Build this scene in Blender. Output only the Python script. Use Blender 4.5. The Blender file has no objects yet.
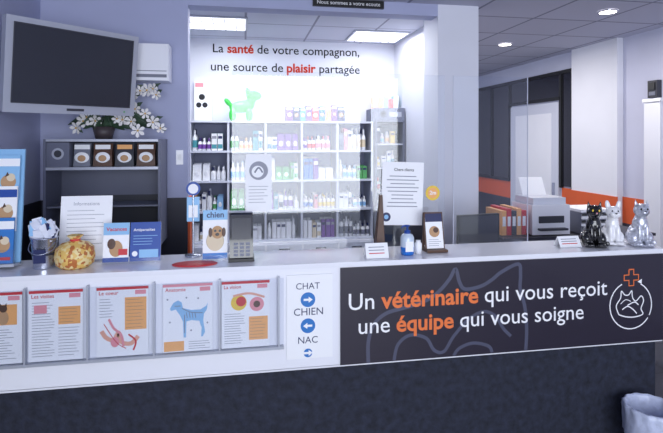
import bpy, math, random
from mathutils import Vector, Matrix, Euler
R=random.Random(7)
sc=bpy.context.scene
try: sc.view_settings.view_transform='Standard'
except Exception: pass

# ---------------------------------------------------------------- materials
MATS={}
def lin(c):
    c=c/255.0
    return c/12.92 if c<=0.04045 else ((c+0.055)/1.055)**2.4
def mat(name,rgb,rough=0.5,metal=0.0,emit=0.0,noise=0.0,nscale=20.0,bump=0.0,coat=0.0,spec=0.5):
    if name in MATS: return MATS[name]
    m=bpy.data.materials.new(name); m.use_nodes=True
    nt=m.node_tree; b=nt.nodes['Principled BSDF']
    col=(lin(rgb[0]),lin(rgb[1]),lin(rgb[2]),1)
    b.inputs['Base Color'].default_value=col
    b.inputs['Roughness'].default_value=rough
    b.inputs['Metallic'].default_value=metal
    b.inputs['Specular IOR Level'].default_value=spec
    b.inputs['Coat Weight'].default_value=coat
    if emit>0:
        b.inputs['Emission Color'].default_value=col
        b.inputs['Emission Strength'].default_value=emit
    if noise>0 or bump>0:
        tc=nt.nodes.new('ShaderNodeTexCoord'); n=nt.nodes.new('ShaderNodeTexNoise')
        n.inputs['Scale'].default_value=nscale; n.inputs['Detail'].default_value=6
        nt.links.new(tc.outputs['Object'],n.inputs['Vector'])
        if noise>0:
            r=nt.nodes.new('ShaderNodeValToRGB')
            r.color_ramp.elements[0].position=0.3; r.color_ramp.elements[1].position=0.7
            r.color_ramp.elements[0].color=tuple(max(0,c*(1-noise)) for c in col[:3])+(1,)
            r.color_ramp.elements[1].color=tuple(min(1,c*(1+noise)) for c in col[:3])+(1,)
            nt.links.new(n.outputs['Fac'],r.inputs['Fac']); nt.links.new(r.outputs['Color'],b.inputs['Base Color'])
        if bump>0:
            bp=nt.nodes.new('ShaderNodeBump'); bp.inputs['Strength'].default_value=bump; bp.inputs['Distance'].default_value=0.01
            nt.links.new(n.outputs['Fac'],bp.inputs['Height']); nt.links.new(bp.outputs['Normal'],b.inputs['Normal'])
    MATS[name]=m; return m
def tilemat(name,c1,c2,w,h,mortar,rough):
    m=bpy.data.materials.new(name); m.use_nodes=True; nt=m.node_tree; b=nt.nodes['Principled BSDF']
    tc=nt.nodes.new('ShaderNodeTexCoord'); br=nt.nodes.new('ShaderNodeTexBrick')
    br.offset=0; br.inputs['Scale'].default_value=1; br.inputs['Brick Width'].default_value=w; br.inputs['Row Height'].default_value=h
    br.inputs['Mortar Size'].default_value=mortar; br.inputs['Mortar Smooth'].default_value=0.1
    L=lambda c:(lin(c[0]),lin(c[1]),lin(c[2]),1)
    br.inputs['Color1'].default_value=L(c1); br.inputs['Color2'].default_value=L([x*0.97 for x in c1]); br.inputs['Mortar'].default_value=L(c2)
    nt.links.new(tc.outputs['Object'],br.inputs['Vector']); nt.links.new(br.outputs['Color'],b.inputs['Base Color'])
    b.inputs['Roughness'].default_value=rough
    MATS[name]=m; return m
def acrylic(name,tint=(1,1,1),refl=0.06):
    m=bpy.data.materials.new(name); m.use_nodes=True; nt=m.node_tree; nt.nodes.remove(nt.nodes['Principled BSDF'])
    o=nt.nodes['Material Output']; t=nt.nodes.new('ShaderNodeBsdfTransparent'); g=nt.nodes.new('ShaderNodeBsdfGlossy'); mx=nt.nodes.new('ShaderNodeMixShader')
    t.inputs['Color'].default_value=tuple(tint)+(1,); g.inputs['Roughness'].default_value=0.03; mx.inputs[0].default_value=refl
    nt.links.new(t.outputs[0],mx.inputs[1]); nt.links.new(g.outputs[0],mx.inputs[2]); nt.links.new(mx.outputs[0],o.inputs['Surface'])
    MATS[name]=m; return m

mat('wall_lav',(174,179,210),0.7,noise=0.03,nscale=3)
mat('wall_white',(226,228,238),0.7,noise=0.02,nscale=3)
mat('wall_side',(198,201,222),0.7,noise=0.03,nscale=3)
mat('dado_dark',(46,46,60),0.5,noise=0.1,nscale=8)
mat('orange_paint',(214,92,44),0.6,noise=0.04,nscale=6)
mat('white_lam',(240,241,248),0.3,coat=0.3)
mat('white_top',(240,241,248),0.22,coat=0.4)
mat('counter_base',(34,38,54),0.75,noise=0.45,nscale=26,bump=0.4)
mat('sign_dark',(43,38,52),0.35,coat=0.2)
mat('sign_ghost',(80,82,102),0.4)
mat('txt_white',(248,248,250),0.5)
mat('txt_orange',(238,122,62),0.5)
mat('txt_red',(206,60,36),0.8,spec=0.1)
mat('txt_black',(26,26,36),0.9,spec=0.1)
mat('grey_line',(156,158,170),0.7)
mat('paper',(246,247,250),0.6)
mat('black',(18,18,22),0.35)
mat('black_gloss',(12,12,15),0.08,coat=0.6)
mat('dark_grey',(52,54,64),0.45)
mat('mid_grey',(120,124,140),0.5)
mat('silver_plastic',(182,186,198),0.35,metal=0.3)
mat('screen',(46,48,58),0.22,noise=0.08,nscale=2)
mat('steel',(190,195,210),0.25,metal=0.9)
mat('chrome',(215,218,226),0.12,metal=1.0)
mat('shelf_grey',(104,108,128),0.5)
mat('shelf_back',(150,155,180),0.6)
mat('shelf_white',(216,220,232),0.4)
mat('green_plastic',(60,200,80),0.3,coat=0.4)
mat('leaf',(52,76,58),0.5,noise=0.25,nscale=14)
mat('petal',(242,240,240),0.6)
mat('flower_c',(214,170,80),0.6)
mat('pot',(70,62,66),0.5)
mat('blue_deep',(24,72,158),0.45)
mat('blue_mid',(44,120,196),0.45)
mat('blue_light',(140,190,230),0.45)
mat('navy',(28,38,88),0.45)
mat('red',(206,48,58),0.5)
mat('pink',(232,150,160),0.5)
mat('flesh',(230,170,148),0.5)
mat('orange',(242,176,108),0.5)
mat('yellow',(236,200,70),0.5)
mat('purple',(120,70,160),0.5)
mat('green',(90,170,100),0.5)
mat('teal',(70,150,160),0.5)
mat('brown',(84,56,42),0.45,noise=0.2,nscale=30)
mat('tan',(190,150,110),0.6)
mat('beige',(222,206,178),0.6)
mat('bag_plastic',(222,226,240),0.35,noise=0.1,nscale=25,bump=0.6)
mat('bin_bag',(200,208,232),0.3,noise=0.12,nscale=18,bump=0.8)
mat('gel_clear',(205,220,236),0.1,coat=0.5)
mat('gel_blue',(30,110,200),0.15,coat=0.5)
mat('lamp_panel',(250,250,255),0.5,emit=2.0)
mat('lamp_spot',(255,246,236),0.5,emit=10.0)
mat('frosted',(200,204,220),0.35)
mat('dark_glass',(30,30,40),0.12,coat=0.3)
mat('ceramic_black',(14,14,16),0.12,coat=0.8)
mat('ceramic_white',(242,242,245),0.2,coat=0.6)
mat('steel_holes',(208,211,222),0.28,metal=0.5,noise=0.35,nscale=70)
tilemat('ceil_tile',(188,190,208),(130,132,152),0.6,0.6,0.012,0.85)
tilemat('ceil_shop',(208,211,226),(150,152,170),0.6,0.6,0.010,0.85)
tilemat('floor_tile',(62,64,78),(38,38,46),0.45,0.45,0.006,0.4)
acrylic('acrylic',(0.97,0.98,1.0),0.06)
m=mat('printed_bag',(240,190,90),0.5)
nt=m.node_tree; b=nt.nodes['Principled BSDF']; tc=nt.nodes.new('ShaderNodeTexCoord'); vo=nt.nodes.new('ShaderNodeTexVoronoi'); vo.inputs['Scale'].default_value=75
rp=nt.nodes.new('ShaderNodeValToRGB'); rp.color_ramp.interpolation='CONSTANT'
rp.color_ramp.elements[0].color=(0.5,0.16,0.04,1); rp.color_ramp.elements[1].position=0.33; rp.color_ramp.elements[1].color=(0.8,0.52,0.14,1)
e=rp.color_ramp.elements.new(0.6); e.color=(0.85,0.68,0.32,1)
nt.links.new(tc.outputs['Object'],vo.inputs['Vector']); nt.links.new(vo.outputs['Color'],rp.inputs['Fac']); nt.links.new(rp.outputs['Color'],b.inputs['Base Color'])

# ---------------------------------------------------------------- mesh builder
def catmull(P,n=6):
    P=[Vector(p) for p in P]; out=[]
    for i in range(len(P)-1):
        p0=P[max(i-1,0)];p1=P[i];p2=P[i+1];p3=P[min(i+2,len(P)-1)]
        for k in range(n):
            t=k/n
            out.append(0.5*((2*p1)+(p2-p0)*t+(2*p0-5*p1+4*p2-p3)*t*t+(3*p1-p0-3*p2+p3)*t**3))
    out.append(P[-1]); return out
class M:
    def __init__(s): s.v=[];s.f=[];s.m=[];s.s=[];s.names=[];s.T=Matrix.Identity(4)
    def add(s,vs,fs,mt,smooth=False):
        b=len(s.v); s.v+=[s.T@Vector(v) for v in vs]
        if mt not in s.names: s.names.append(mt)
        mi=s.names.index(mt)
        for f in fs: s.f.append([b+i for i in f]); s.m.append(mi); s.s.append(smooth)
    def box(s,x0,x1,y0,y1,z0,z1,mt,rz=0,rx=0,ry=0,front=None):
        c=Vector(((x0+x1)/2,(y0+y1)/2,(z0+z1)/2)); h=Vector((abs(x1-x0)/2,abs(y1-y0)/2,abs(z1-z0)/2))
        Rm=Euler((rx,ry,rz)).to_matrix()
        vs=[c+Rm@Vector((sx*h.x,sy*h.y,sz*h.z)) for sx in(-1,1) for sy in(-1,1) for sz in(-1,1)]
        F=[(0,1,3,2),(4,6,7,5),(2,3,7,6),(0,2,6,4),(1,5,7,3)]; s.add(vs,F,mt); s.add(vs,[(0,4,5,1)],front or mt)
    def tube(s,P,rad,mt,seg=8,cap=True):
        P=[Vector(p) for p in P]; n=len(P)
        if not isinstance(rad,(list,tuple)): rad=[rad]*n
        vs=[];fs=[]; up=None
        for i,p in enumerate(P):
            d=(P[min(i+1,n-1)]-P[max(i-1,0)]).normalized()
            if up is None:
                up=Vector((0,0,1)) if abs(d.z)<0.9 else Vector((0,1,0))
            a=d.cross(up)
            if a.length<1e-4: a=d.cross(Vector((1,0,0)))
            a.normalize(); bb=a.cross(d).normalized(); up=bb
            for k in range(seg):
                t=2*math.pi*k/seg; vs.append(p+(a*math.cos(t)+bb*math.sin(t))*rad[i])
        for i in range(n-1):
            for k in range(seg):
                k2=(k+1)%seg; fs.append((i*seg+k,i*seg+k2,(i+1)*seg+k2,(i+1)*seg+k))
        s.add(vs,fs,mt,True)
        if cap: s.add([v for v in vs],[tuple(reversed(range(seg))),tuple(range((n-1)*seg,n*seg))],mt)
    def lathe(s,prof,cx,cy,mt,seg=28,wob=0.0,wf=9,z0=0):
        vs=[];fs=[]; n=len(prof)
        for (r,z) in prof:
            for k in range(seg):
                t=2*math.pi*k/seg; rr=r*(1+wob*math.sin(wf*t+z*40)) if r>0.001 else r
                vs.append((cx+rr*math.cos(t),cy+rr*math.sin(t),z0+z))
        for i in range(n-1):
            for k in range(seg):
                k2=(k+1)%seg; fs.append((i*seg+k,i*seg+k2,(i+1)*seg+k2,(i+1)*seg+k))
        s.add(vs,fs,mt,True)
    def ell(s,c,r,mt,seg=18,rings=12,rot=(0,0,0)):
        Rm=Euler(rot).to_matrix(); c=Vector(c); vs=[];fs=[]
        for i in range(rings+1):
            ph=math.pi*i/rings
            for k in range(seg):
                t=2*math.pi*k/seg
                vs.append(c+Rm@Vector((r[0]*math.sin(ph)*math.cos(t),r[1]*math.sin(ph)*math.sin(t),r[2]*math.cos(ph))))
        for i in range(rings):
            for k in range(seg):
                k2=(k+1)%seg; fs.append((i*seg+k,(i+1)*seg+k,(i+1)*seg+k2,i*seg+k2))
        s.add(vs,fs,mt,True)
    def poly(s,P,y,mt,th=0.0):   # flat shape in the XZ plane facing -Y
        n=len(P)
        if th<=0: s.add([(p[0],y,p[1]) for p in P],[tuple(range(n))],mt); return
        vs=[(p[0],y,p[1]) for p in P]+[(p[0],y+th,p[1]) for p in P]
        s.add(vs,[tuple(range(n)),tuple(reversed(range(n,2*n)))]+[(i,(i+1)%n,n+(i+1)%n,n+i) for i in range(n)],mt)
    def disc(s,x,z,r,y,mt,rz=None,seg=28):
        rz=rz or r; s.poly([(x+r*math.cos(2*math.pi*k/seg),z+rz*math.sin(2*math.pi*k/seg)) for k in range(seg)],y,mt)
    def rect(s,x0,x1,z0,z1,y,mt): s.poly([(x0,z0),(x1,z0),(x1,z1),(x0,z1)],y,mt)
    def stroke(s,P,w,y,mt,smooth=True,n=6):
        P=[Vector((q[0],q[1],0)) for q in P]
        if smooth: P=catmull(P,n)
        vs=[]
        for i,p in enumerate(P):
            d=(P[min(i+1,len(P)-1)]-P[max(i-1,0)]).normalized(); nn=Vector((-d.y,d.x,0))*w/2
            vs+= [(p.x+nn.x,y,p.y+nn.y),(p.x-nn.x,y,p.y-nn.y)]
        s.add(vs,[(2*i,2*i+1,2*i+3,2*i+2) for i in range(len(P)-1)],mt)
    def textline(s,segs,x0,x1,z,y,size=None):
        parts=[];cur=0
        for (t,mt,bold) in segs:
            cu=bpy.data.curves.new('t','FONT'); cu.body=t; cu.size=1; cu.offset=bold; cu.resolution_u=3
            ob=bpy.data.objects.new('t',cu); sc.collection.objects.link(ob); bpy.context.view_layer.update()
            me=bpy.data.meshes.new_from_object(ob.evaluated_get(bpy.context.evaluated_depsgraph_get()))
            xs=[v.co.x for v in me.vertices]; mn,mx=min(xs),max(xs)
            parts.append((me,cur-mn,mt)); cur+=mx-mn+0.30
            bpy.data.objects.remove(ob)
        W=cur-0.30; k=(x1-x0)/W
        if size: k=size
        for me,off,mt in parts:
            s.add([(x0+(v.co.x+off)*k,y,z+v.co.y*k) for v in me.vertices],[tuple(p.vertices) for p in me.polygons],mt)
            bpy.data.meshes.remove(me)
    def build(s,name,bevel=0,parent=None,remesh=0):
        lo=Vector([min(v[i] for v in s.v) for i in range(3)]); hi=Vector([max(v[i] for v in s.v) for i in range(3)])
        c=Vector(((lo.x+hi.x)/2,(lo.y+hi.y)/2,lo.z))
        me=bpy.data.meshes.new(name); me.from_pydata([v-c for v in s.v],[],s.f); 
        for n in s.names: me.materials.append(MATS[n])
        me.polygons.foreach_set('material_index',s.m); me.polygons.foreach_set('use_smooth',s.s); me.update()
        ob=bpy.data.objects.new(name,me); ob.location=c; sc.collection.objects.link(ob)
        if remesh:
            r=ob.modifiers.new('r','REMESH'); r.mode='VOXEL'; r.voxel_size=remesh; r.use_smooth_shade=True
            sm=ob.modifiers.new('s','SMOOTH'); sm.iterations=6
        if bevel:
            bv=ob.modifiers.new('b','BEVEL'); bv.width=bevel; bv.segments=2; bv.limit_method='ANGLE'; bv.angle_limit=math.radians(50)
        if parent:
            ob.parent=parent; ob.matrix_parent_inverse=parent.matrix_basis.inverted()
        return ob

# ---------------------------------------------------------------- room shell
XL=-1.33; XR=3.76; YO=3.6; YB=5.2; YE=7.7; H=2.70
def shell(name,*a):
    m=M(); m.box(*a); return m.build(name)
shell('floor',XL-0.15,XR+0.15,-2.5,YE+0.15,-0.1,0,'floor_tile')
m=M(); m.box(XL-0.15,XR+0.15,-2.5,YO+0.1,H,H+0.1,'ceil_tile'); m.box(1.66,XR+0.15,YO+0.1,YE+0.15,H,H+0.1,'ceil_tile'); m.box(XL-0.15,1.66,YO+0.1,YB+0.15,H,H+0.1,'ceil_shop'); m.build('ceiling')
shell('wall_left',XL-0.15,XL,-2.5,YB,0,H,'wall_lav')
shell('wall_front_left',XL,-0.385,YO,YO+0.14,0,H,'wall_lav')
shell('beam_header',-0.385,1.45,YO,YO+0.14,2.61,H,'wall_lav')
shell('column_partition',1.45,1.78,YO,YO+0.30,0,H,'wall_white')
shell('wall_partition',1.60,1.72,YO+0.30,YB,0,H,'wall_white')
shell('wall_back',XL-0.15,1.72,YB,YB+0.15,0,H,'wall_white')
shell('wall_end',1.72,XR,YE,YE+0.15,0,H,'wall_side')
shell('wall_right',XR,XR+0.15,-2.5,YE+0.15,0,H,'wall_side')
shell('pilaster_right',XR-0.07,XR-0.001,4.45,5.16,0,H-0.001,'wall_white')
shell('trim_dado_left',XL+0.001,-0.386,YO-0.012,YO-0.001,0,1.27,'dado_dark')
shell('trim_dado_side',XL+0.001,XL+0.012,-2.4,YO-0.02,0,1.27,'dado_dark')
shell('trim_opening_edge',-0.384,-0.370,YO-0.012,YO+0.14,0,1.27,'orange_paint')
m=M()
for y0,y1 in((2.0,4.449),(5.161,5.42),(6.59,YE-0.01)):
    m.box(XR-0.012,XR-0.001,y0,y1,0.84,1.10,'orange_paint'); m.box(XR-0.012,XR-0.001,y0,y1,0,0.84,'dado_dark')
m.box(XR-0.082,XR-0.071,4.44,5.17,0.84,1.10,'orange_paint'); m.box(XR-0.082,XR-0.071,4.44,5.17,0,0.84,'dado_dark')
m.build('trim_dado_right')
m=M(); x=XR-0.02
m.box(x,XR-0.001,6.62,7.66,1.12,2.46,'dark_glass'); m.box(x,XR-0.001,5.22,5.42,1.12,2.46,'dark_glass'); m.box(x,XR-0.001,5.42,6.62,2.18,2.46,'dark_glass')
for yy in(5.20,5.42,6.60,7.12,7.66): m.box(x-0.02,XR-0.002,yy-0.02,yy+0.02,1.10,2.48,'black')
m.box(x-0.02,XR-0.002,5.2,7.68,2.46,2.50,'black'); m.box(x-0.02,XR-0.002,6.6,7.68,1.08,1.12,'black'); m.box(x-0.02,XR-0.002,5.42,6.6,2.15,2.19,'black')
m.build('window_1',0.003)
m=M(); m.box(XR-0.03,XR-0.002,5.46,6.56,0.0,2.13,'frosted'); m.box(XR-0.05,XR-0.03,5.53,5.56,0.95,1.15,'steel'); m.box(XR-0.035,XR-0.03,5.6,6.42,0.3,2.0,'wall_white')
m.build('door_1',0.004)
m=M(); m.box(3.50,3.74,3.72,3.90,0,2.0,'wall_white'); m.box(3.49,3.75,3.71,3.91,2.0,2.03,'white_lam'); m.build('low_partition_wall',0.004)
m=M(); m.box(XR-0.05,XR-0.001,3.98,4.09,2.06,2.22,'dark_grey'); m.box(XR-0.06,XR-0.05,4.0,4.07,2.13,2.2,'black'); m.box(XR-0.056,XR-0.05,4.0,4.07,2.08,2.115,'mid_grey'); m.build('wall_intercom',0.004)

m=M(); m.box(0.49,1.02,3.575,3.598,2.64,2.695,'black'); m.textline([('Nous sommes a votre ecoute','txt_white',0)],0.52,0.99,2.656,3.574); m.build('header_sign')
m=M(); y=YB-0.004
m.textline([('La','txt_black',0.004),('santé','txt_red',0.026),('de votre compagnon,','txt_black',0.004)],-0.31,1.21,2.56,y)
m.textline([('une source de','txt_black',0.004),('plaisir','txt_red',0.026),('partagée','txt_black',0.004)],-0.33,1.215,2.375,y)
m.build('wall_slogan_lettering')
for (x0,x1,y0,y1) in((-0.55,0.03,4.25,4.72),(1.02,1.56,4.55,5.02)):
    m=M(); m.box(x0,x1,y0,y1,H-0.014,H-0.001,'silver_plastic'); m.box(x0+0.02,x1-0.02,y0+0.02,y1-0.02,H-0.018,H-0.013,'lamp_panel')
    for k in range(1,6):
        xx=x0+(x1-x0)*k/6; m.box(xx-0.004,xx+0.004,y0+0.02,y1-0.02,H-0.022,H-0.018,'silver_plastic')
    m.build('ceiling_light_panel')
for (x,y) in((2.86,3.55),(2.75,4.95),(2.2,6.2)):
    m=M(); m.lathe([(0.075,H-0.001),(0.078,H-0.010),(0.062,H-0.012)],x,y,'chrome'); m.lathe([(0.062,H-0.012),(0.0,H-0.010)],x,y,'lamp_spot'); m.build('ceiling_spotlight')

# ---------------------------------------------------------------- shop shelving
m=M(); X0,X1=-0.50,1.262; Y0,Y1=4.85,5.19; Z0,Z1=0.70,1.845; nc=5; nr=4
cw=(X1-X0)/nc; rh=(Z1-Z0)/nr
m.box(X0,X1,Y1-0.012,Y1,Z0,Z1,'shelf_back')
for i in range(nc+1): xx=X0+cw*i; m.box(xx-0.010,xx+0.010,Y0,Y1-0.012,Z0,Z1,'shelf_white')
for j in range(nr+1): zz=Z0+rh*j; m.box(X0-0.01,X1+0.01,Y0-0.006,Y1-0.012,zz-0.009,zz+0.009,'shelf_white')
m.box(X0-0.01,X1+0.01,Y0-0.05,Y1,0.0,Z0-0.012,'white_lam')
for i in range(nc):
    for j in range(2):
        m.box(X0+cw*i+0.01,X0+cw*(i+1)-0.01,Y0-0.065,Y0-0.05,0.06+j*0.31,0.36+j*0.31,'shelf_white'); m.box(X0+cw*(i+.5)-0.05,X0+cw*(i+.5)+0.05,Y0-0.08,Y0-0.065,0.31+j*0.31,0.325+j*0.31,'steel')
m.build('display_shelving_unit',0.002)
def prod(m,x,y,z,w,d,h,col,kind):
    if kind==0:
        m.box(x-w/2,x+w/2,y-d/2,y+d/2,z,z+h,'paper' if R.random()<.4 else col); m.box(x-w/2+0.002,x+w/2-0.002,y-d/2-0.0012,y-d/2,z+h*0.12,z+h*R.uniform(.3,.6),col); m.box(x-w/2+0.004,x+w/2-0.004,y-d/2-0.0012,y-d/2,z+h*0.7,z+h*.86,R.choice(['paper','navy','grey_line']))
    elif kind==1:
        r=min(w,d)/2; m.lathe([(0,0),(r,0),(r,h*.62),(r*.4,h*.74)],x,y,'paper',10,z0=z); m.lathe([(r*.42,h*.74),(r*.42,h*.98),(0,h)],x,y,R.choice(['paper','navy',col]),10,z0=z); m.lathe([(r*1.02,h*.15),(r*1.02,h*.5)],x,y,col,10,z0=z)
    else:
        m.add([(x-w/2,y-d/2,z),(x+w/2,y-d/2,z),(x+w/2,y+d/2,z),(x-w/2,y+d/2,z),(x-w/2*.9,y-.004,z+h),(x+w/2*.9,y-.004,z+h),(x+w/2*.9,y+.004,z+h),(x-w/2*.9,y+.004,z+h)],[(0,1,5,4),(1,2,6,5),(2,3,7,6),(3,0,4,7),(4,5,6,7)],col)
        m.ell((x,y-d*.34,z+h*.4),(w*.3,.004,h*.2),'paper',10,6)
cols=['paper']*5+['blue_light','pink','green','teal','purple','orange','red','blue_mid','beige','mid_grey','navy','yellow']
m=M()
for i in range(nc):
    for j in range(nr):
        x=X0+cw*i+0.018; z=Z0+rh*j+0.0105
        kd=R.choice([0,1,1,0,2]); col=R.choice(cols); hb=R.uniform(.12,.2)
        while x<X0+cw*(i+1)-0.04:
            if R.random()<.5: kd=R.choice([0,0,1,1,2]); col=R.choice(cols); hb=R.uniform(.11,.21)
            w=R.uniform(.035,.055) if kd!=2 else R.uniform(.06,.09)
            if x+w>X0+cw*(i+1)-0.015: break
            for row in range(2): prod(m,x+w/2,Y0+0.05+row*0.11,z,w*.94,.05,hb*(1+.05*row),col,kd)
            x+=w+R.uniform(0.001,0.006)
m.build('shelf_pet_care_products')
m=M(); x=0.41
for k in range(9):
    w=R.uniform(.055,.072); h=R.uniform(.13,.17); c=['purple','navy','teal','purple','red','blue_mid','orange','purple','navy'][k]
    m.box(x,x+w,4.95,5.08,1.856,1.856+h,c); m.disc(x+w/2,1.856+h*.45,w*.33,4.949,R.choice(['tan','beige','paper'])); m.rect(x+.006,x+w-.006,1.856+h*.78,1.856+h*.92,4.949,'paper'); x+=w+.004
m.build('boxed_pet_products')
m=M(); G='green_plastic'; c=(-0.02,5.0,1.858)
def E(dx,dy,dz,rx,ry,rz,rot=(0,0,0)): m.ell((c[0]+dx,c[1]+dy,c[2]+dz),(rx,ry,rz),G,16,10,rot)
E(0,0,.14,.125,.06,.062,(0,-.12,0))
for dx in(-.09,.07):
    for dy in(-.035,.035): E(dx,dy,.058,.036,.030,.064)
E(.085,0,.19,.048,.045,.07,(0,.25,0)); E(.115,0,.25,.080,.056,.050,(0,.12,0)); E(.06,-.04,.285,.026,.02,.045,(0,-.4,0)); E(.06,.04,.285,.026,.02,.045,(0,-.4,0)); E(-.135,0,.18,.025,.025,.05,(0,-.7,0))
m.build('green_dog_figure',remesh=0.006)
m=M(); m.box(-0.49,-0.32,5.15,5.19,1.86,2.26,'paper'); m.disc(-.445,2.02,.026,5.149,'black'); m.disc(-.385,2.02,.026,5.149,'black'); m.disc(-.415,2.10,.03,5.149,'black'); m.rect(-.48,-.4,2.2,2.24,5.149,'pink'); m.build('paw_print_poster')
m=M(); a,b_=1.285,1.585; m.box(a,b_,4.80,5.19,0,0.9,'shelf_grey'); m.box(a,a+.015,4.8,5.19,.9,1.86,'shelf_grey'); m.box(b_-.015,b_,4.8,5.19,.9,1.86,'shelf_grey'); m.box(a,b_,5.17,5.19,.9,1.86,'mid_grey'); m.box(a,b_,4.8,5.19,1.85,1.99,'shelf_grey')
for z in(1.14,1.38,1.62): m.box(a+.015,b_-.015,4.82,5.17,z,z+.012,'shelf_white')
m.disc(1.36,1.93,.03,4.799,'screen'); m.rect(1.42,1.55,1.9,1.95,4.799,'silver_plastic')
m.build('glass_cabinet',0.003)
m=M()
for z in(.905,1.156,1.396,1.636):
    x=a+.03
    while x<b_-.07:
        w=R.uniform(.035,.055); prod(m,x+w/2,4.92,z,w*.9,.05,R.uniform(.1,.18),R.choice(cols),R.choice([0,1])); x+=w+.006
m.build('cabinet_medicine_boxes')
m=M(); x=1.30
for k in range(5):
    h=R.uniform(.09,.13); m.box(x,x+.05,4.95,5.05,1.996,1.996+h,['orange','red','paper','pink','teal'][k],front=['pink','orange','blue_light','red','paper'][k]); x+=.054
m.build('cabinet_top_boxes')

# ---------------------------------------------------------------- reception counter
CX0,CX1=XL+0.03,2.175
m=M()
m.box(CX0,CX1,2.285,2.585,1.078,1.10,'white_top')
m.box(CX0,CX1-0.005,2.293,2.33,0.62,1.078,'white_lam')
m.box(CX0,CX1-0.01,2.335,2.56,0.0,1.077,'counter_base')
m.box(CX0,CX1-0.005,2.293,2.335,0.612,0.622,'white_lam')
m.box(CX0,2.1,2.565,3.15,0.72,0.75,'shelf_grey')
m.build('reception_counter',0.002)
m=M(); ys=2.283; m.box(0.442,CX1-0.008,ys,2.2915,0.622,1.074,'sign_dark'); yg=ys-0.0006; yt=ys-0.0012
g=[(.575,.624),(.575,.72),(.60,.80),(.66,.85),(.74,.87),(.81,.885),(.88,.91),(.935,.95),(.98,1.0),(1.01,1.045),(1.03,.98),(1.06,.945),(1.14,.955),(1.20,.985),(1.25,1.02),(1.34,1.055),(1.352,1.0),(1.35,.93),(1.375,.84),(1.385,.73),(1.38,.626)]
m.stroke(g,.018,yg,'sign_ghost')
m.stroke([(.70,.626),(.72,.70),(.78,.74),(.86,.72),(.90,.66),(.95,.65),(1.0,.72),(1.08,.80),(1.16,.83),(1.22,.80),(1.26,.74),(1.3,.7)],.016,yg,'sign_ghost')
m.stroke([(1.0,.626),(1.03,.66),(1.1,.68),(1.18,.66),(1.2,.626)],.016,yg,'sign_ghost')
m.textline([('Un','txt_white',0.004),('vétérinaire','txt_orange',.024),('qui vous reçoit','txt_white',0.004)],.481,1.835,.876,yt)
m.textline([('une','txt_white',0.004),('équipe','txt_orange',.024),('qui vous soigne','txt_white',0.004)],.528,1.700,.762,yt)
cx,cz,r=1.972,.815,.122
arc=lambda a0,a1:[(cx+r*math.cos(math.radians(a0+(a1-a0)*k/20)),cz+r*math.sin(math.radians(a0+(a1-a0)*k/20))) for k in range(21)]
m.stroke(arc(115,325),.006,yt,'txt_white',False); m.stroke(arc(-28,62),.006,yt,'txt_white',False)
m.poly([(cx+r*math.cos(math.radians(62))-.018,cz+r*math.sin(math.radians(62))+.012),(cx+r*math.cos(math.radians(62))+.006,cz+r*math.sin(math.radians(62))+.0),(cx+r*math.cos(math.radians(62))+.008,cz+r*math.sin(math.radians(62))+.026)],yt,'txt_white')
def L(P,w=.006): m.stroke([(cx+p[0],cz+p[1]) for p in P],w,yt,'txt_white')
L([(-.07,-.045),(-.085,.0),(-.06,.04),(-.055,.075),(-.035,.055),(-.012,.055),(.005,.075),(.01,.04),(.03,.02),(.06,.045),(.075,.02),(.06,-.02),(.07,-.05),(.02,-.062),(-.03,-.058),(-.07,-.045)])
L([(-.05,-.02),(-.02,-.005),(.01,-.02),(.035,-.045)]); L([(-.02,.0),(.02,.015),(.045,.0)]); L([(-.06,.01),(-.03,.03),(.0,.02)],.004)
px,pz,o=1.975,.958,.014
cr=[(px-o,pz+o*3),(px+o,pz+o*3),(px+o,pz+o),(px+3*o,pz+o),(px+3*o,pz-o),(px+o,pz-o),(px+o,pz-3*o),(px-o,pz-3*o),(px-o,pz-o),(px-3*o,pz-o),(px-3*o,pz+o),(px-o,pz+o),(px-o,pz+o*3)]
m.stroke(cr,.007,yt,'txt_orange',False)
m.build('slogan_sign_panel')

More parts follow.
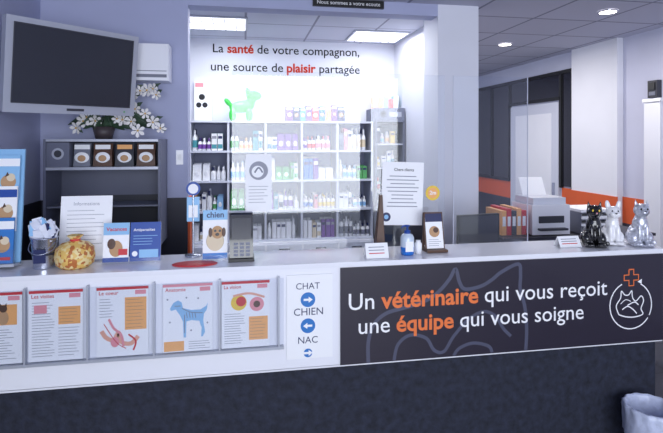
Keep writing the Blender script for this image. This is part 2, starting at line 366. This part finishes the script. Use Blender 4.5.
m=M(); m.box(CX0+.01,.178,2.268,2.2715,.735,1.045,'acrylic'); m.box(CX0+.01,.178,2.268,2.291,.722,.735,'silver_plastic')
for xx in(-.90,-.655,-.385,-.106,.155): m.box(xx-.0035,xx+.0035,2.266,2.291,.722,1.05,'silver_plastic')
m.build('poster_pocket_rail')
def lines(m,x0,x1,z0,z1,n,y,c='grey_line'):
    for k in range(n):
        z=z1-(z1-z0)*k/max(1,n-1); e=x1-(x1-x0)*R.uniform(0,.3); m.rect(x0,e,z-.0012,z+.0012,y,c)
def poster(x0,style):
    m=M(); w=.212; x1=x0+w; z0,z1=.738,1.036; y=2.282; m.box(x0,x1,y,y+.002,z0,z1,'paper'); y-=.0006; t=y-.0006
    m.rect(x0,x1,z1-.012,z1,y,'red' if style!=3 else 'pink'); m.textline([(['Le chat','Les visites','Le coeur','Anatomie','La vision'][style],'red',.01)],x0+.01,x0+.1,z1-.032,y,.022)
    m.rect(x1-.055,x1-.01,z1-.034,z1-.016,y,'pink')
    if style==0:
        m.rect(x0+.03,x1-.02,.90,.985,y,'orange')
        for xx in(x0+.08,x0+.14): m.ell((xx,y,.93),(.02,.0005,.03),'tan'); m.disc(xx,.968,.015,t,'brown'); m.poly([(xx-.014,.975),(xx-.004,.98),(xx-.012,.992)],t,'brown'); m.poly([(xx+.014,.975),(xx+.004,.98),(xx+.012,.992)],t,'brown')
        lines(m,x0+.03,x1-.02,.76,.88,12,y)
    elif style==1:
        lines(m,x0+.012,x0+.10,.76,.985,20,y); lines(m,x0+.115,x1-.012,.76,.875,10,y); m.rect(x0+.115,x1-.01,.89,.965,y,'orange'); lines(m,x0+.12,x1-.02,.9,.955,5,t,'tan'); m.rect(x0+.02,x0+.07,.94,.975,t,'pink')
    elif style==2:
        m.rect(x0+.115,x1-.008,.85,.99,y,'orange'); lines(m,x0+.12,x1-.015,.86,.98,9,t,'tan')
        m.stroke([(x0+.02,.85),(x0+.04,.82),(x0+.07,.81),(x0+.09,.84),(x0+.10,.80),(x0+.14,.79),(x0+.17,.82)],.018,t,'flesh'); m.stroke([(x0+.05,.90),(x0+.07,.86),(x0+.10,.83),(x0+.11,.78)],.010,t-.0004,'pink'); m.ell((x0+.075,t,.80),(.018,.0005,.022),'pink'); m.stroke([(x0+.13,.83),(x0+.16,.80),(x0+.15,.76)],.007,t-.0004,'red'); m.stroke([(x0+.03,.88),(x0+.08,.80),(x0+.12,.77)],.003,t-.0008,'red')
        lines(m,x0+.012,x0+.07,.91,.985,7,y)
    elif style==3:
        D=[(.03,.93),(.045,.955),(.065,.965),(.08,.955),(.085,.93),(.12,.92),(.16,.92),(.185,.935),(.192,.95),(.188,.92),(.175,.90),(.172,.87),(.18,.82),(.17,.80),(.163,.80),(.165,.84),(.155,.87),(.12,.875),(.10,.87),(.098,.80),(.088,.80),(.086,.87),(.072,.90),(.055,.925),(.035,.92)]
        m.poly([(x0+a,z) for a,z in D],t,'blue_light')
        m.stroke([(x0+.08,.93),(x0+.12,.91),(x0+.17,.905)],.003,t-.0005,'mid_grey',True); m.stroke([(x0+.05,.94),(x0+.075,.94)],.003,t-.0005,'mid_grey'); m.stroke([(x0+.092,.90),(x0+.092,.82)],.003,t-.0005,'mid_grey',False)
        for a in(.10,.112,.124,.136): m.stroke([(x0+a,.91),(x0+a+.004,.885)],.0025,t-.0005,'mid_grey',False)
        for a,z in((.02,.97),(.1,.975),(.15,.97),(.19,.86),(.03,.87),(.12,.83)): m.disc(x0+a,z,.004,t,'grey_line')
        m.rect(x0+.005,x0+.09,.742,.785,y,'orange'); lines(m,x0+.11,x1-.01,.75,.78,4,y)
    else:
        m.disc(x0+.075,.94,.035,y,'yellow'); m.disc(x0+.085,.945,.022,t,'red'); m.disc(x0+.155,.93,.032,y,'pink'); m.disc(x0+.155,.93,.015,t,'brown'); m.stroke([(x0+.05,.97),(x0+.12,.98),(x0+.19,.96)],.01,t,'flesh')
        m.rect(x0+.12,x1-.008,.77,.875,y,'orange'); lines(m,x0+.125,x1-.015,.78,.865,7,t,'tan'); lines(m,x0+.012,x0+.105,.76,.89,13,y)
    m.build('information_poster')
for i,x in enumerate((-1.125,-.888,-.622,-.350,-.098)): poster(x,i)
m=M(); y=2.286; m.box(.192,.405,y,y+.004,.665,1.05,'paper'); y-=.0006
m.textline([('CHAT','navy',0)],.235,.345,.984,y); m.textline([('CHIEN','navy',0)],.225,.36,.864,y); m.textline([('NAC','navy',0)],.245,.335,.735,y)
for z,sg in((.935,1),(.815,-1),(.69,1)):
    r=.02 if z<.7 else .034
    m.disc(.290,z,r,y,'blue_mid'); X=.29
    m.poly([(X-.02*sg,z-.005),(X+.003*sg,z-.005),(X+.003*sg,z-.014),(X+.022*sg,z),(X+.003*sg,z+.014),(X+.003*sg,z+.005),(X-.02*sg,z+.005)][::sg],y-.0006,'txt_white')
m.build('direction_sign')

# ---------------------------------------------------------------- left wall area
T=M()
T.T=Matrix.Translation((-0.960,3.09,2.070))@Matrix.Rotation(math.radians(44.5),4,'Z')@Matrix.Rotation(math.radians(-0.5),4,'Y')@Matrix.Rotation(math.radians(7),4,'X')
T.box(-.375,.375,-.03,.02,-.25,.25,'silver_plastic'); T.box(-.335,.335,-.034,-.03,-.195,.215,'screen'); T.box(-.30,.30,.02,.05,-.19,.19,'dark_grey'); T.box(-.05,.05,-.033,-.03,-.232,-.218,'dark_grey'); T.box(.30,.31,-.033,-.03,-.23,-.22,'green')
T.box(-.34,-.335,-.036,-.03,-.2,.22,'dark_grey');T.box(.335,.34,-.036,-.03,-.2,.22,'dark_grey');T.box(-.34,.34,-.036,-.03,.215,.22,'dark_grey');T.box(-.34,.34,-.036,-.03,-.2,-.195,'dark_grey')
T.tube([(0,.05,0),(0,.22,.02),(0,.42,.05)],.022,'dark_grey')
T.build('television',0.006)
m=M(); m.box(-.80,-.49,3.42,3.598,2.06,2.30,'white_lam'); m.box(-.79,-.50,3.415,3.42,2.08,2.10,'mid_grey'); m.box(-.79,-.50,3.415,3.42,2.12,2.124,'mid_grey'); m.box(-.80,-.49,3.44,3.598,2.3,2.305,'shelf_white'); m.build('air_conditioner',0.02)
m=M()
m.box(-1.19,-.535,3.30,3.585,1.485,1.502,'silver_plastic'); m.box(-1.19,-.535,3.30,3.585,1.66,1.675,'silver_plastic')
m.box(-1.205,-1.19,3.30,3.585,1.0,1.675,'shelf_grey'); m.box(-.535,-.52,3.30,3.585,1.0,1.675,'shelf_grey'); m.box(-1.19,-.535,3.30,3.585,1.0,1.015,'shelf_grey'); m.box(-1.19,-.535,3.57,3.585,1.30,1.66,'shelf_grey'); m.box(-1.19,-.535,3.57,3.585,1.015,1.30,'dark_grey'); m.box(-1.19,-.535,3.32,3.57,1.25,1.26,'mid_grey')
m.box(-1.19,-1.06,3.31,3.57,1.503,1.655,'shelf_grey'); m.disc(-1.125,1.585,.035,3.309,'silver_plastic'); m.disc(-1.125,1.585,.022,3.308,'dark_grey'); m.build('wall_shelf_unit',0.002)
for k,(u0,u1) in enumerate(((-1.05,-.95),(-.935,-.82),(-.805,-.69),(-.675,-.56))):
    m=M(); y=3.38; c=['mid_grey','brown','dark_grey','brown'][k]
    mid=(u0+u1)/2; h=.145
    m.add([(u0,y-.03,1.503),(u1,y-.03,1.503),(u1,y+.03,1.503),(u0,y+.03,1.503),(u0+.004,y-.025,1.503+h*.5),(u1-.004,y-.025,1.503+h*.5),(u1-.004,y+.025,1.503+h*.5),(u0+.004,y+.025,1.503+h*.5),(u0,y-.003,1.503+h),(u1,y-.003,1.503+h),(u1,y+.003,1.503+h),(u0,y+.003,1.503+h)],
      [(0,1,5,4),(1,2,6,5),(2,3,7,6),(3,0,4,7),(4,5,9,8),(5,6,10,9),(6,7,11,10),(7,4,8,11),(8,9,10,11),(3,2,1,0)],c)
    m.ell((mid,y-.027,1.56),(.044,.006,.034),'paper'); m.ell((mid,y-.033,1.555),(.024,.004,.02),'tan'); m.rect(mid-.045,mid+.045,1.612,1.640,y-.020,['paper','paper','orange','paper'][k])
    m.build('pet_treat_bag')
# lilies
m=M(); px,py=-.90,3.47; m.lathe([(0,0),(.05,0),(.07,.08),(.062,.08),(.055,.07),(0,.07)],px,py,'pot',20,z0=1.676)
for k in range(34):
    a=R.uniform(0,6.28); l=R.uniform(.14,.34); hh=R.uniform(-.02,.08)
    dx=math.cos(a)*l+.05; dy=math.sin(a)*l*.2
    P=[Vector((px,py,1.75)),Vector((px+dx*.45,py+dy*.5,1.79+hh)),Vector((px+dx,py+dy,1.75+hh*.6))]
    P=catmull(P,5); vs=[];fs=[]
    for i,p in enumerate(P):
        w=.022*math.sin(math.pi*(.12+.88*i/(len(P)-1)))+.002; vs+=[p+Vector((0,-.4*w,w)),p+Vector((0,-.012,0)),p+Vector((0,.4*w,-w))]
    for i in range(len(P)-1):
        for q in(0,1): fs.append((3*i+q,3*i+q+1,3*i+q+4,3*i+q+3))
    m.add(vs,fs,'leaf',True)
stems=[[(0,0,1.75),(.05,0,1.86),(.16,-.02,1.90),(.27,-.02,1.84),(.37,-.02,1.74)],[(.05,0,1.75),(.14,-.02,1.88),(.22,-.04,1.97),(.29,-.04,2.01),(.35,-.03,1.97)],[(0,0,1.75),(-.03,0,1.80),(-.10,-.02,1.82),(-.17,-.02,1.76)],[(0,0,1.75),(.06,-.03,1.81),(.15,-.05,1.80),(.24,-.06,1.74)]]
def flower(c,s):
    yaw=R.uniform(-.6,.6); Rm=Euler((R.uniform(-.4,.4),0,yaw)).to_matrix(); a0=R.uniform(0,1)
    for k in range(6):
        a=a0+2*math.pi*k/6; vs=[Vector((0,0,0))]
        for q in(-.40,-.25,0,.25,.40):
            rr=s*(1-.9*q*q*2.2); vs.append(Vector((rr*math.cos(a+q),-.012 if q else -.020,rr*math.sin(a+q))))
        m.add([Vector(c)+Rm@v for v in vs],[(0,1,2,3),(0,3,4,5)],'petal',True)
    m.ell(Vector(c)+Rm@Vector((0,-.012,0)),(.006,.010,.006),'flower_c',8,6)
for S in stems:
    P=catmull([(px+a,py+b,z) for a,b,z in S],6); m.tube(P,.0035,'leaf',6)
    for i in range(8,len(P),3): flower(P[i]+Vector((R.uniform(-.012,.012),-.02,R.uniform(-.02,.012))),R.uniform(.034,.05))
    for i in range(4,len(P),2):
        p=P[i]; q=p+Vector((R.uniform(-.10,.10),-.01,R.uniform(-.06,.06))); n=(q-p).cross(Vector((0,1,0))).normalized()*.014
        m.add([p,(p+q)/2+n,q,(p+q)/2-n],[(0,1,2,3)],'leaf')
m.build('white_lily_plant')
m=M(); m.box(-.462,-.415,3.588,3.5995,1.50,1.60,'white_lam'); m.box(-.452,-.425,3.583,3.588,1.53,1.57,'paper'); m.build('light_switch',0.002)

# ---------------------------------------------------------------- counter items
Z=1.101
m=M(); m.T=Matrix.Translation((-1.105,2.46,Z))@Matrix.Rotation(math.radians(-6),4,'X')
m.box(-.11,.11,.0,.012,.012,.53,'blue_light'); m.box(-.11,.11,-.06,.03,0.006,.018,'silver_plastic')
for k,(z,c1,c2) in enumerate(((.30,'blue_light','paper'),(.16,'paper','blue_deep'),(.02,'blue_mid','paper'))):
    m.box(-.10,.10,-.02-.015*k,-.012-.015*k,z,z+.20,c1); m.rect(-.10,.10,z+.15,z+.185,-.0206-.015*k,c2); m.disc(.055,z+.08,.032,-.0206-.015*k,'tan'); m.disc(.065,z+.10,.018,-.0212-.015*k,'beige'); m.poly([(.04,z+.10),(.05,z+.125),(.058,z+.11)],-.0214-.015*k,'brown'); m.rect(-.09,-.01,z+.05,z+.07,-.0206-.015*k,'red'); m.rect(.0,.09,z+.015,z+.028,-.0206-.015*k,'red')
    m.box(-.11,.11,-.026-.015*k,-.0235-.015*k,z-.005,z+.06,'acrylic')
m.build('brochure_stand')
m=M(); bx,by=-.878,2.42
m.lathe([(0,0),(.044,0),(.044,.006),(.054,.13),(.057,.134),(.054,.138),(.050,.132),(.042,.01),(0,.01)],bx,by,'steel',28,z0=Z); m.lathe([(.0495,.06),(.0515,.064),(.051,.07)],bx,by,'dark_grey',28,z0=Z)
m.tube(catmull([(bx-.055,by,Z+.12),(bx-.049,by-.04,Z+.085),(bx,by-.066,Z+.07),(bx+.049,by-.04,Z+.085),(bx+.055,by,Z+.12)],5),.002,'steel',6); m.rect(bx-.025,bx+.025,Z+.03,Z+.09,by-.0545,'navy')
for k in range(26):   # folded sachets sticking out
    a=R.uniform(0,6.28); rr=R.uniform(0,.032); cxx=bx+rr*math.cos(a)*1.4; cyy=by+rr*math.sin(a); zz=Z+.135+R.uniform(0,.10)*(1-abs(rr)/.05)
    m.box(cxx-.019,cxx+.019,cyy-.005,cyy+.005,zz-.03,zz+.035,R.choice(['bag_plastic','bag_plastic','bag_plastic','blue_light','bag_plastic','navy']),rz=R.uniform(-.8,.8),ry=R.uniform(-.7,.7),rx=R.uniform(-.3,.3))
m.build('bucket_of_sachets',0.002)
m=M(); bx,by=-.745,2.405; pr=[(0,0),(.055,0),(.076,.018),(.083,.05),(.078,.085),(.055,.108),(.022,.118),(.018,.126),(.034,.142),(.03,.144),(.012,.128),(0,.126)]
m.lathe(pr,bx,by,'printed_bag',40,.03,7,Z); m.lathe([(.0205,.117),(.023,.122),(.0205,.127)],bx,by,'red',16,z0=Z); m.build('printed_treat_pouch')
def easel(name,x0,x1,y,h,fn,tilt=-9,rz=0):
    m=M(); w=x1-x0; m.T=Matrix.Translation(((x0+x1)/2,y,Z))@Matrix.Rotation(rz,4,'Z')@Matrix.Rotation(math.radians(tilt),4,'X')
    m.box(-w/2,w/2,0,.004,.006,h,'paper'); fn(m,w,h); m.T=Matrix.Translation(((x0+x1)/2,y,Z))@Matrix.Rotation(rz,4,'Z'); m.box(-w/2,w/2,-.012,.06,0,.005,'acrylic'); m.box(-w/2,w/2,-.014,-.011,0,.025,'acrylic'); return m.build(name)
def f1(m,w,h): lines(m,-w/2+.03,w/2-.03,.08,h-.07,9,-.0008); m.textline([('Informations','grey_line',0)],-w/4,w/4,h-.045,-.0008)
easel('notice_sheet_stand',-.855,-.625,2.515,.305,f1)
def f2(m,w,h): m.rect(-w/2,w/2,h*.7,h,-.0008,'blue_light'); m.textline([('Vacances','red',.02)],-w*.4,w*.4,h*.8,-.0014); m.ell((0.0,-.001,h*.36),(w*.26,.0008,h*.2),'tan'); m.ell((-.02,-.0016,h*.48),(w*.16,.0008,h*.13),'brown'); m.rect(-w/2,w/2,0.006,h*.14,-.0008,'blue_deep'); m.rect(w*.1,w*.45,h*.2,h*.35,-.0024,'red')
easel('dog_brochure',-.640,-.527,2.44,.185,f2)
def f3(m,w,h): m.rect(-w/2,w/2,.006,h,-.0008,'blue_deep'); m.textline([('Antiparasites','txt_white',.01)],-w*.4,w*.3,h*.78,-.0014); lines(m,-w*.4,w*.4,h*.45,h*.66,4,-.0014,'blue_light'); m.rect(-w*.2,w*.42,h*.12,h*.32,-.0014,'blue_light'); m.disc(-w*.34,h*.22,w*.09,-.0014,'paper')
easel('blue_brochure_box',-.522,-.385,2.44,.185,f3)
m=M(); m.lathe([(0,0),(.100,0),(.102,.002),(.098,.004),(0,.004)],0,0,'red',40); 
for v in m.v: v.y*=.55; v.x+=-.222; v.y+=2.368; v.z+=Z-.0005
m.build('red_counter_disc')
def f4(m,w,h): m.rect(-w/2,w/2,h*.80,h,-.0008,'blue_light'); m.ell((.0,-.001,h*.38),(w*.36,.0008,h*.2),'beige'); m.ell((.01,-.0016,h*.55),(w*.24,.0008,h*.13),'tan'); m.disc(.0,h*.58,.006,-.003,'black');m.disc(.022,h*.58,.006,-.003,'black'); m.ell((.01,-.002,h*.51),(w*.09,.0008,.008),'black'); m.ell((-.022,-.002,h*.55),(.009,.0008,.022),'brown'); m.ell((.04,-.002,h*.55),(.009,.0008,.022),'brown'); m.rect(-w/2,w/2,.006,h*.14,-.0008,'blue_mid'); m.textline([('chien','navy',.02)],-w*.35,w*.35,h*.85,-.0014)
easel('dog_leaflet',-.193,-.078,2.43,.235,f4,-8)
m=M(); m.T=Matrix.Translation((-.012,2.39,Z))@Matrix.Rotation(math.radians(-14),4,'X')
m.box(-.055,.055,0,.022,.01,.215,'black_gloss'); m.box(-.045,.045,-.002,0,.10,.20,'screen')
for i in range(3):
    for j in range(4): m.box(-.036+i*.028,-.016+i*.028,-.003,0,.022+j*.017,.034+j*.017,'mid_grey')
m.T=Matrix.Translation((-.012,2.39,Z)); m.box(-.06,.06,-.02,.09,0,.014,'black'); m.tube([(0,.07,.01),(0,.04,.12)],.008,'black'); m.build('payment_terminal',0.003)
m=M()
m.T=Matrix.Translation((.672,2.46,Z)); m.box(-.028,.028,-.04,.05,0,.014,'brown')
m.add([(-.02,-.03,.014),(.028,-.03,.014),(.02,-.01,.29),(.006,-.01,.29),(-.02,.03,.014),(.028,.03,.014),(.02,.01,.29),(.006,.01,.29)],[(0,1,2,3),(1,5,6,2),(5,4,7,6),(4,0,3,7),(3,2,6,7)],'brown')
m.build('wooden_sign_holder',0.002)
m=M(); m.T=Matrix.Translation((.962,2.42,Z))@Matrix.Rotation(math.radians(-12),4,'X'); m.box(-.052,.052,0,.01,.01,.2,'brown'); m.box(-.045,.045,-.004,0,.016,.192,'paper'); m.rect(-.045,.045,.15,.192,-.0048,'navy'); m.disc(0,.10,.028,-.0048,'tan'); m.disc(.008,.108,.014,-.0054,'brown'); lines(m,-.035,.035,.03,.06,4,-.0048)
m.T=Matrix.Translation((.962,2.42,Z)); m.box(-.055,.055,-.03,.07,0,.014,'brown'); m.add([(-.052,.04,.014),(-.052,.065,.014),(-.052,.03,.2),(-.044,.04,.014),(-.044,.065,.014),(-.044,.03,.2)],[(0,1,2),(5,4,3),(1,4,5,2),(0,2,5,3)],'brown'); m.build('wooden_leaflet_holder',0.002)
m=M(); x,y=.80,2.385; m.lathe([(0,0),(.030,0),(.034,.006),(.034,.04)],x,y,'gel_blue',z0=Z); m.lathe([(.034,.04),(.034,.085),(.026,.10),(.012,.106),(.012,.112),(0,.112)],x,y,'gel_clear',z0=Z); m.lathe([(.015,.104),(.015,.12),(.005,.122),(.005,.138),(.012,.14),(.012,.146),(0,.146)],x,y,'blue_deep',z0=Z); m.tube([(x,y,Z+.143),(x-.025,y-.01,Z+.144),(x-.034,y-.014,Z+.136)],.004,'blue_deep'); m.poly([(x-.02,Z+.02),(x+.02,Z+.02),(x+.02,Z+.07),(x-.02,Z+.07)],y-.0345,'paper'); m.build('hand_gel_bottle')
m=M(); x,y=.862,2.40; m.lathe([(0,0),(.017,0),(.019,.05),(.012,.056),(.012,.066),(0,.066)],x,y,'paper',16,z0=Z); m.build('white_pill_bottle')
def tent(x0,x1,y,h,name='tent_card'):
    m=M(); d=.03; m.add([(x0,y-d,Z),(x1,y-d,Z),(x1,y,Z+h),(x0,y,Z+h),(x0,y+d,Z),(x1,y+d,Z),(x0,y-d,Z+.0015),(x1,y-d,Z+.0015)],[(0,1,2,3),(3,2,5,4),(0,4,5,1)],'paper')
    for k in range(3):
        t=.3+.2*k; yy=y-d+d*t-.001; zz=Z+h*t; m.add([(x0+.015,yy,zz),(x1-.02,yy,zz),(x1-.02,yy+.0015,zz+.004),(x0+.015,yy+.0015,zz+.004)],[(0,1,2,3)],'grey_line' if k else 'red')
    m.build(name)
tent(.578,.69,2.36,.068); tent(1.645,1.77,2.42,.055)
m=M()
for (x0,x1,z1) in((-.06,.60,2.02),(.66,1.07,2.02),(1.12,1.56,2.02)):
    m.box(x0,x1,2.560,2.565,Z+.004,z1,'acrylic')
    for xx in(x0+.06,x1-.06): m.box(xx-.02,xx+.02,2.548,2.58,Z-.0005,Z+.012,'acrylic')
for xx in(1.12,1.56): m.box(xx-.0012,xx+.0012,2.5595,2.5655,Z+.004,2.02,'frosted')
m.build('acrylic_counter_screen')
m=M(); m.T=Matrix.Translation((.83,2.555,1.385))@Matrix.Rotation(math.radians(2),4,'Y'); m.box(-.115,.115,0,.001,-.168,.168,'paper'); m.textline([('Chers clients','txt_black',.01)],-.05,.06,.12,-.001)
for k in range(9): w=R.uniform(.06,.09); m.rect(-w,w,.09-k*.02,.094-k*.02,-.001,'mid_grey')
m.disc(-.085,-.125,.024,-.0015,'navy'); m.disc(-.085,-.125,.012,-.002,'blue_light'); m.build('taped_notice_sheet')
m=M(); m.T=Matrix.Translation((.073,2.555,1.455)); m.box(-.066,.066,0,.001,-.145,.145,'paper'); m.disc(0,.06,.047,-.001,'grey_line'); m.disc(-.005,.055,.03,-.0016,'paper'); m.stroke([(-.02,.05),(0,.075),(.02,.05)],.008,-.002,'mid_grey'); lines(m,-.05,.05,-.1,-.02,6,-.001); m.build('taped_cat_poster')
m=M(); m.T=Matrix.Translation((1.0,2.555,1.385)); m.disc(0,0,.04,0,'yellow'); m.disc(0,0,.04,.0015,'yellow'); m.disc(0,0,.028,-.0006,'orange'); m.textline([('2m','txt_white',.02)],-.018,.018,-.008,-.0012); m.build('yellow_round_sticker')
m=M(); m.T=Matrix.Translation((-.245,2.53,Z)); m.tube([(0,0,.01),(0,0,.30)],.005,'steel'); m.lathe([(0,0),(.04,0),(.04,.008),(0,.01)],0,0,'steel'); m.disc(0,.33,.034,-.002,'blue_deep'); m.disc(0,.33,.034,.002,'blue_deep'); m.disc(0,.33,.024,-.003,'paper'); m.box(-.03,.03,-.0015,.0015,.17,.29,'blue_light'); m.rect(-.022,.022,.19,.25,-.0025,'paper'); m.build('round_sign_stand')
def petfig(x,y,s,matn,face=0,dog=False):
    m=M(); m.T=Matrix.Translation((x,y,Z+.0025))@Matrix.Rotation(face,4,'Z')@Matrix.Scale(s,4)
    A=lambda c,r,rot=(0,0,0): m.ell(c,r,matn,20,14,rot)
    A((0,.015,.055),(.050,.055,.054)); A((0,-.005,.105),(.037,.036,.055),(.15,0,0)); A((0,-.012,.145),(.030 if dog else .026,.028,.03))
    A((0,-.022,.180),(.040 if dog else .038,.034,.035)); 
    if dog: A((-.012,-.054,.170),(.018,.016,.016)); A((.012,-.054,.170),(.018,.016,.016)); A((0,-.05,.160),(.020,.014,.010))
    else: A((0,-.052,.172),(.018,.016,.014))
    for sx in(-1,1):
        A((sx*.038,.005,.037),(.025,.045,.036)); A((sx*.034,-.045,.012),(.015,.024,.011))
        A((sx*.018,-.035,.06),(.016 if dog else .013,.015,.056)); A((sx*.018,-.048,.012),(.016 if dog else .014,.020,.011))
        if dog: A((sx*.028,-.018,.218),(.014,.008,.030),(0,sx*.18,0))
        else:
            b=Vector((sx*.024,-.018,.200)); vs=[b+Vector((-.015,-.009,-.006)),b+Vector((.015,-.009,-.006)),b+Vector((0,.012,-.006)),b+Vector((sx*.006,-.002,.044))]
            m.add(vs,[(0,1,3),(1,2,3),(2,0,3),(2,1,0)],matn)
    if dog: A((0,.068,.03),(.012,.014,.012))
    else: m.tube(catmull([(.02,.06,.014),(.055,.05,.014),(.07,.015,.014),(.062,-.02,.014)],5),[.012]*15+[.009],matn,10)
    m.box(-.05,.05,-.055,.065,0.0,.006,matn)
    body=m.build('bulldog_figurine' if dog else 'cat_figurine',remesh=.0032)
    f=M(); f.T=m.T; em='yellow' if matn=='ceramic_black' else 'black'
    for sx in(-1,1): f.ell((sx*.015,-.0525,.189),(.0048,.003,.006),em,8,6)
    f.ell((0,-.0685,.178),(.006 if dog else .004,.004,.004),'pink' if matn=='ceramic_black' else 'black',8,6)
    f.build('face',parent=body); return body
petfig(1.845,2.40,1.03,'ceramic_black',-.4); petfig(1.982,2.43,.97,'ceramic_white',-.35,True); petfig(2.110,2.38,1.05,'steel_holes',-.3)

# ---------------------------------------------------------------- desk area behind counter
m=M(); m.T=Matrix.Translation((1.46,2.95,.751))@Matrix.Rotation(math.radians(8),4,'Z'); m.lathe([(0,0),(.10,0),(.10,.012),(0,.014)],0,.02,'black'); m.box(-.02,.02,.02,.04,.01,.26,'black'); m.box(-.15,.15,-.005,.02,.20,.45,'black'); m.box(-.14,.14,-.008,-.005,.215,.44,'dark_grey'); m.build('computer_monitor',0.004)
m=M(); m.box(1.80,3.0,3.25,3.58,0,.96,'shelf_grey'); m.box(1.79,3.01,3.24,3.59,.96,.98,'dark_grey')
for k in range(3): m.box(1.82+k*.4,2.18+k*.4,3.235,3.25,.1,.92,'mid_grey'); m.box(1.97+k*.4,2.03+k*.4,3.225,3.235,.8,.815,'steel')
m.build('office_sideboard',0.003)
m=M(); x0=2.04; m.box(x0,x0+.30,3.29,3.57,.985,1.20,'white_lam'); m.box(x0+.02,x0+.28,3.31,3.56,1.20,1.25,'shelf_white'); m.box(x0+.04,x0+.26,3.25,3.29,1.02,1.035,'dark_grey'); m.box(x0+.05,x0+.25,3.285,3.292,1.07,1.12,'dark_grey'); m.add([(x0+.05,3.50,1.25),(x0+.25,3.50,1.25),(x0+.25,3.56,1.38),(x0+.05,3.56,1.38),(x0+.05,3.51,1.25),(x0+.25,3.51,1.25),(x0+.25,3.57,1.38),(x0+.05,3.57,1.38)],[(0,1,2,3),(5,4,7,6),(3,2,6,7),(1,5,6,2),(4,0,3,7)],'paper'); m.build('office_printer',0.008)
m=M(); x=1.82
for k in range(5):
    c=['orange','red','dark_grey','orange','red'][k]; m.box(x,x+.036,3.32,3.56,.985,1.16+.015*(k%2),c); m.rect(x+.006,x+.03,1.05,1.12,3.319,'paper'); x+=.039
m.build('binder_row')
m=M()
for k in range(4): z=.983+k*.05; m.box(2.42,2.70,3.28,3.57,z,z+.006,'mid_grey'); m.box(2.43,2.69,3.29,3.56,z+.006,z+.006+R.uniform(.01,.03),'paper'); 
for xx in(2.42,2.694): m.box(xx,xx+.006,3.28,3.57,.983,1.14,'mid_grey')
m.build('paper_tray_stack')
m=M(); x,y=1.19,3.36
m.box(x-.2,x+.2,y-.2,y+.18,.45,.52,'dark_grey'); m.box(x-.19,x+.19,y+.15,y+.20,.62,1.12,'dark_grey',rx=-.1); m.tube([(x,y,.10),(x,y,.45)],.03,'black'); m.tube([(x,y+.16,.48),(x,y+.22,.56),(x,y+.195,.70)],.02,'black')
for k in range(5):
    a=2*math.pi*k/5+.3; m.tube([(x,y,.11),(x+.2*math.cos(a),y+.2*math.sin(a),.07)],[.025,.015],'black'); m.ell((x+.2*math.cos(a),y+.2*math.sin(a),.03),(.03,.03,.03),'black',10,8)
m.build('office_chair',0.02)

m=M(); x,y=1.975,2.155
m.lathe([(0,.0),(.088,0),(.092,.01),(.115,.345),(.118,.35),(.113,.352),(.088,.012),(0,.012)],x,y,'dark_grey',36,z0=0)
m.lathe([(.120,.22),(.123,.30),(.124,.345),(.122,.362),(.114,.366),(.107,.352),(.100,.26),(.088,.12),(.05,.05),(0,.045)],x,y,'bin_bag',72,.03,13)
m.build('waste_bin')

# ---------------------------------------------------------------- lights
def area(name,loc,rot,sx,sy,e,col):
    l=bpy.data.lights.new(name,'AREA'); l.shape='RECTANGLE'; l.size=sx; l.size_y=sy; l.energy=e; l.color=col
    o=bpy.data.objects.new(name,l); o.location=loc; o.rotation_euler=rot; sc.collection.objects.link(o); return o
area('daylight_window_light',(0.4,-2.2,1.6),(math.radians(90),0,0),3.8,2.0,145,(.88,.92,1.0))
area('shop_light_left',(-.25,4.48,2.66),(0,0,0),.5,.4,10,(.95,.97,1))
area('shop_light_right',(1.28,4.55,2.66),(0,0,0),.5,.4,8,(.95,.97,1))
area('shop_light_front',(.5,4.0,2.66),(0,0,0),1.4,.3,11,(.95,.97,1))
for (x,y) in((2.86,3.55),(2.75,4.95),(2.2,6.2)): area('spot_light',(x,y,2.67),(0,0,0),.12,.12,15,(1,.95,.91))
w=bpy.data.worlds.new('World'); sc.world=w; w.use_nodes=True; bg=w.node_tree.nodes['Background']; bg.inputs[0].default_value=(.77,.84,1,1); bg.inputs[1].default_value=1.05

# ---------------------------------------------------------------- camera
cam=bpy.data.cameras.new('camera'); cam.sensor_width=36; cam.lens=27.15; cam.shift_y=-.1154; cam.clip_start=.02
co=bpy.data.objects.new('camera',cam); co.location=(0,0,1.67); co.rotation_euler=(math.radians(90),0,-math.atan(.175)); sc.collection.objects.link(co); sc.camera=co
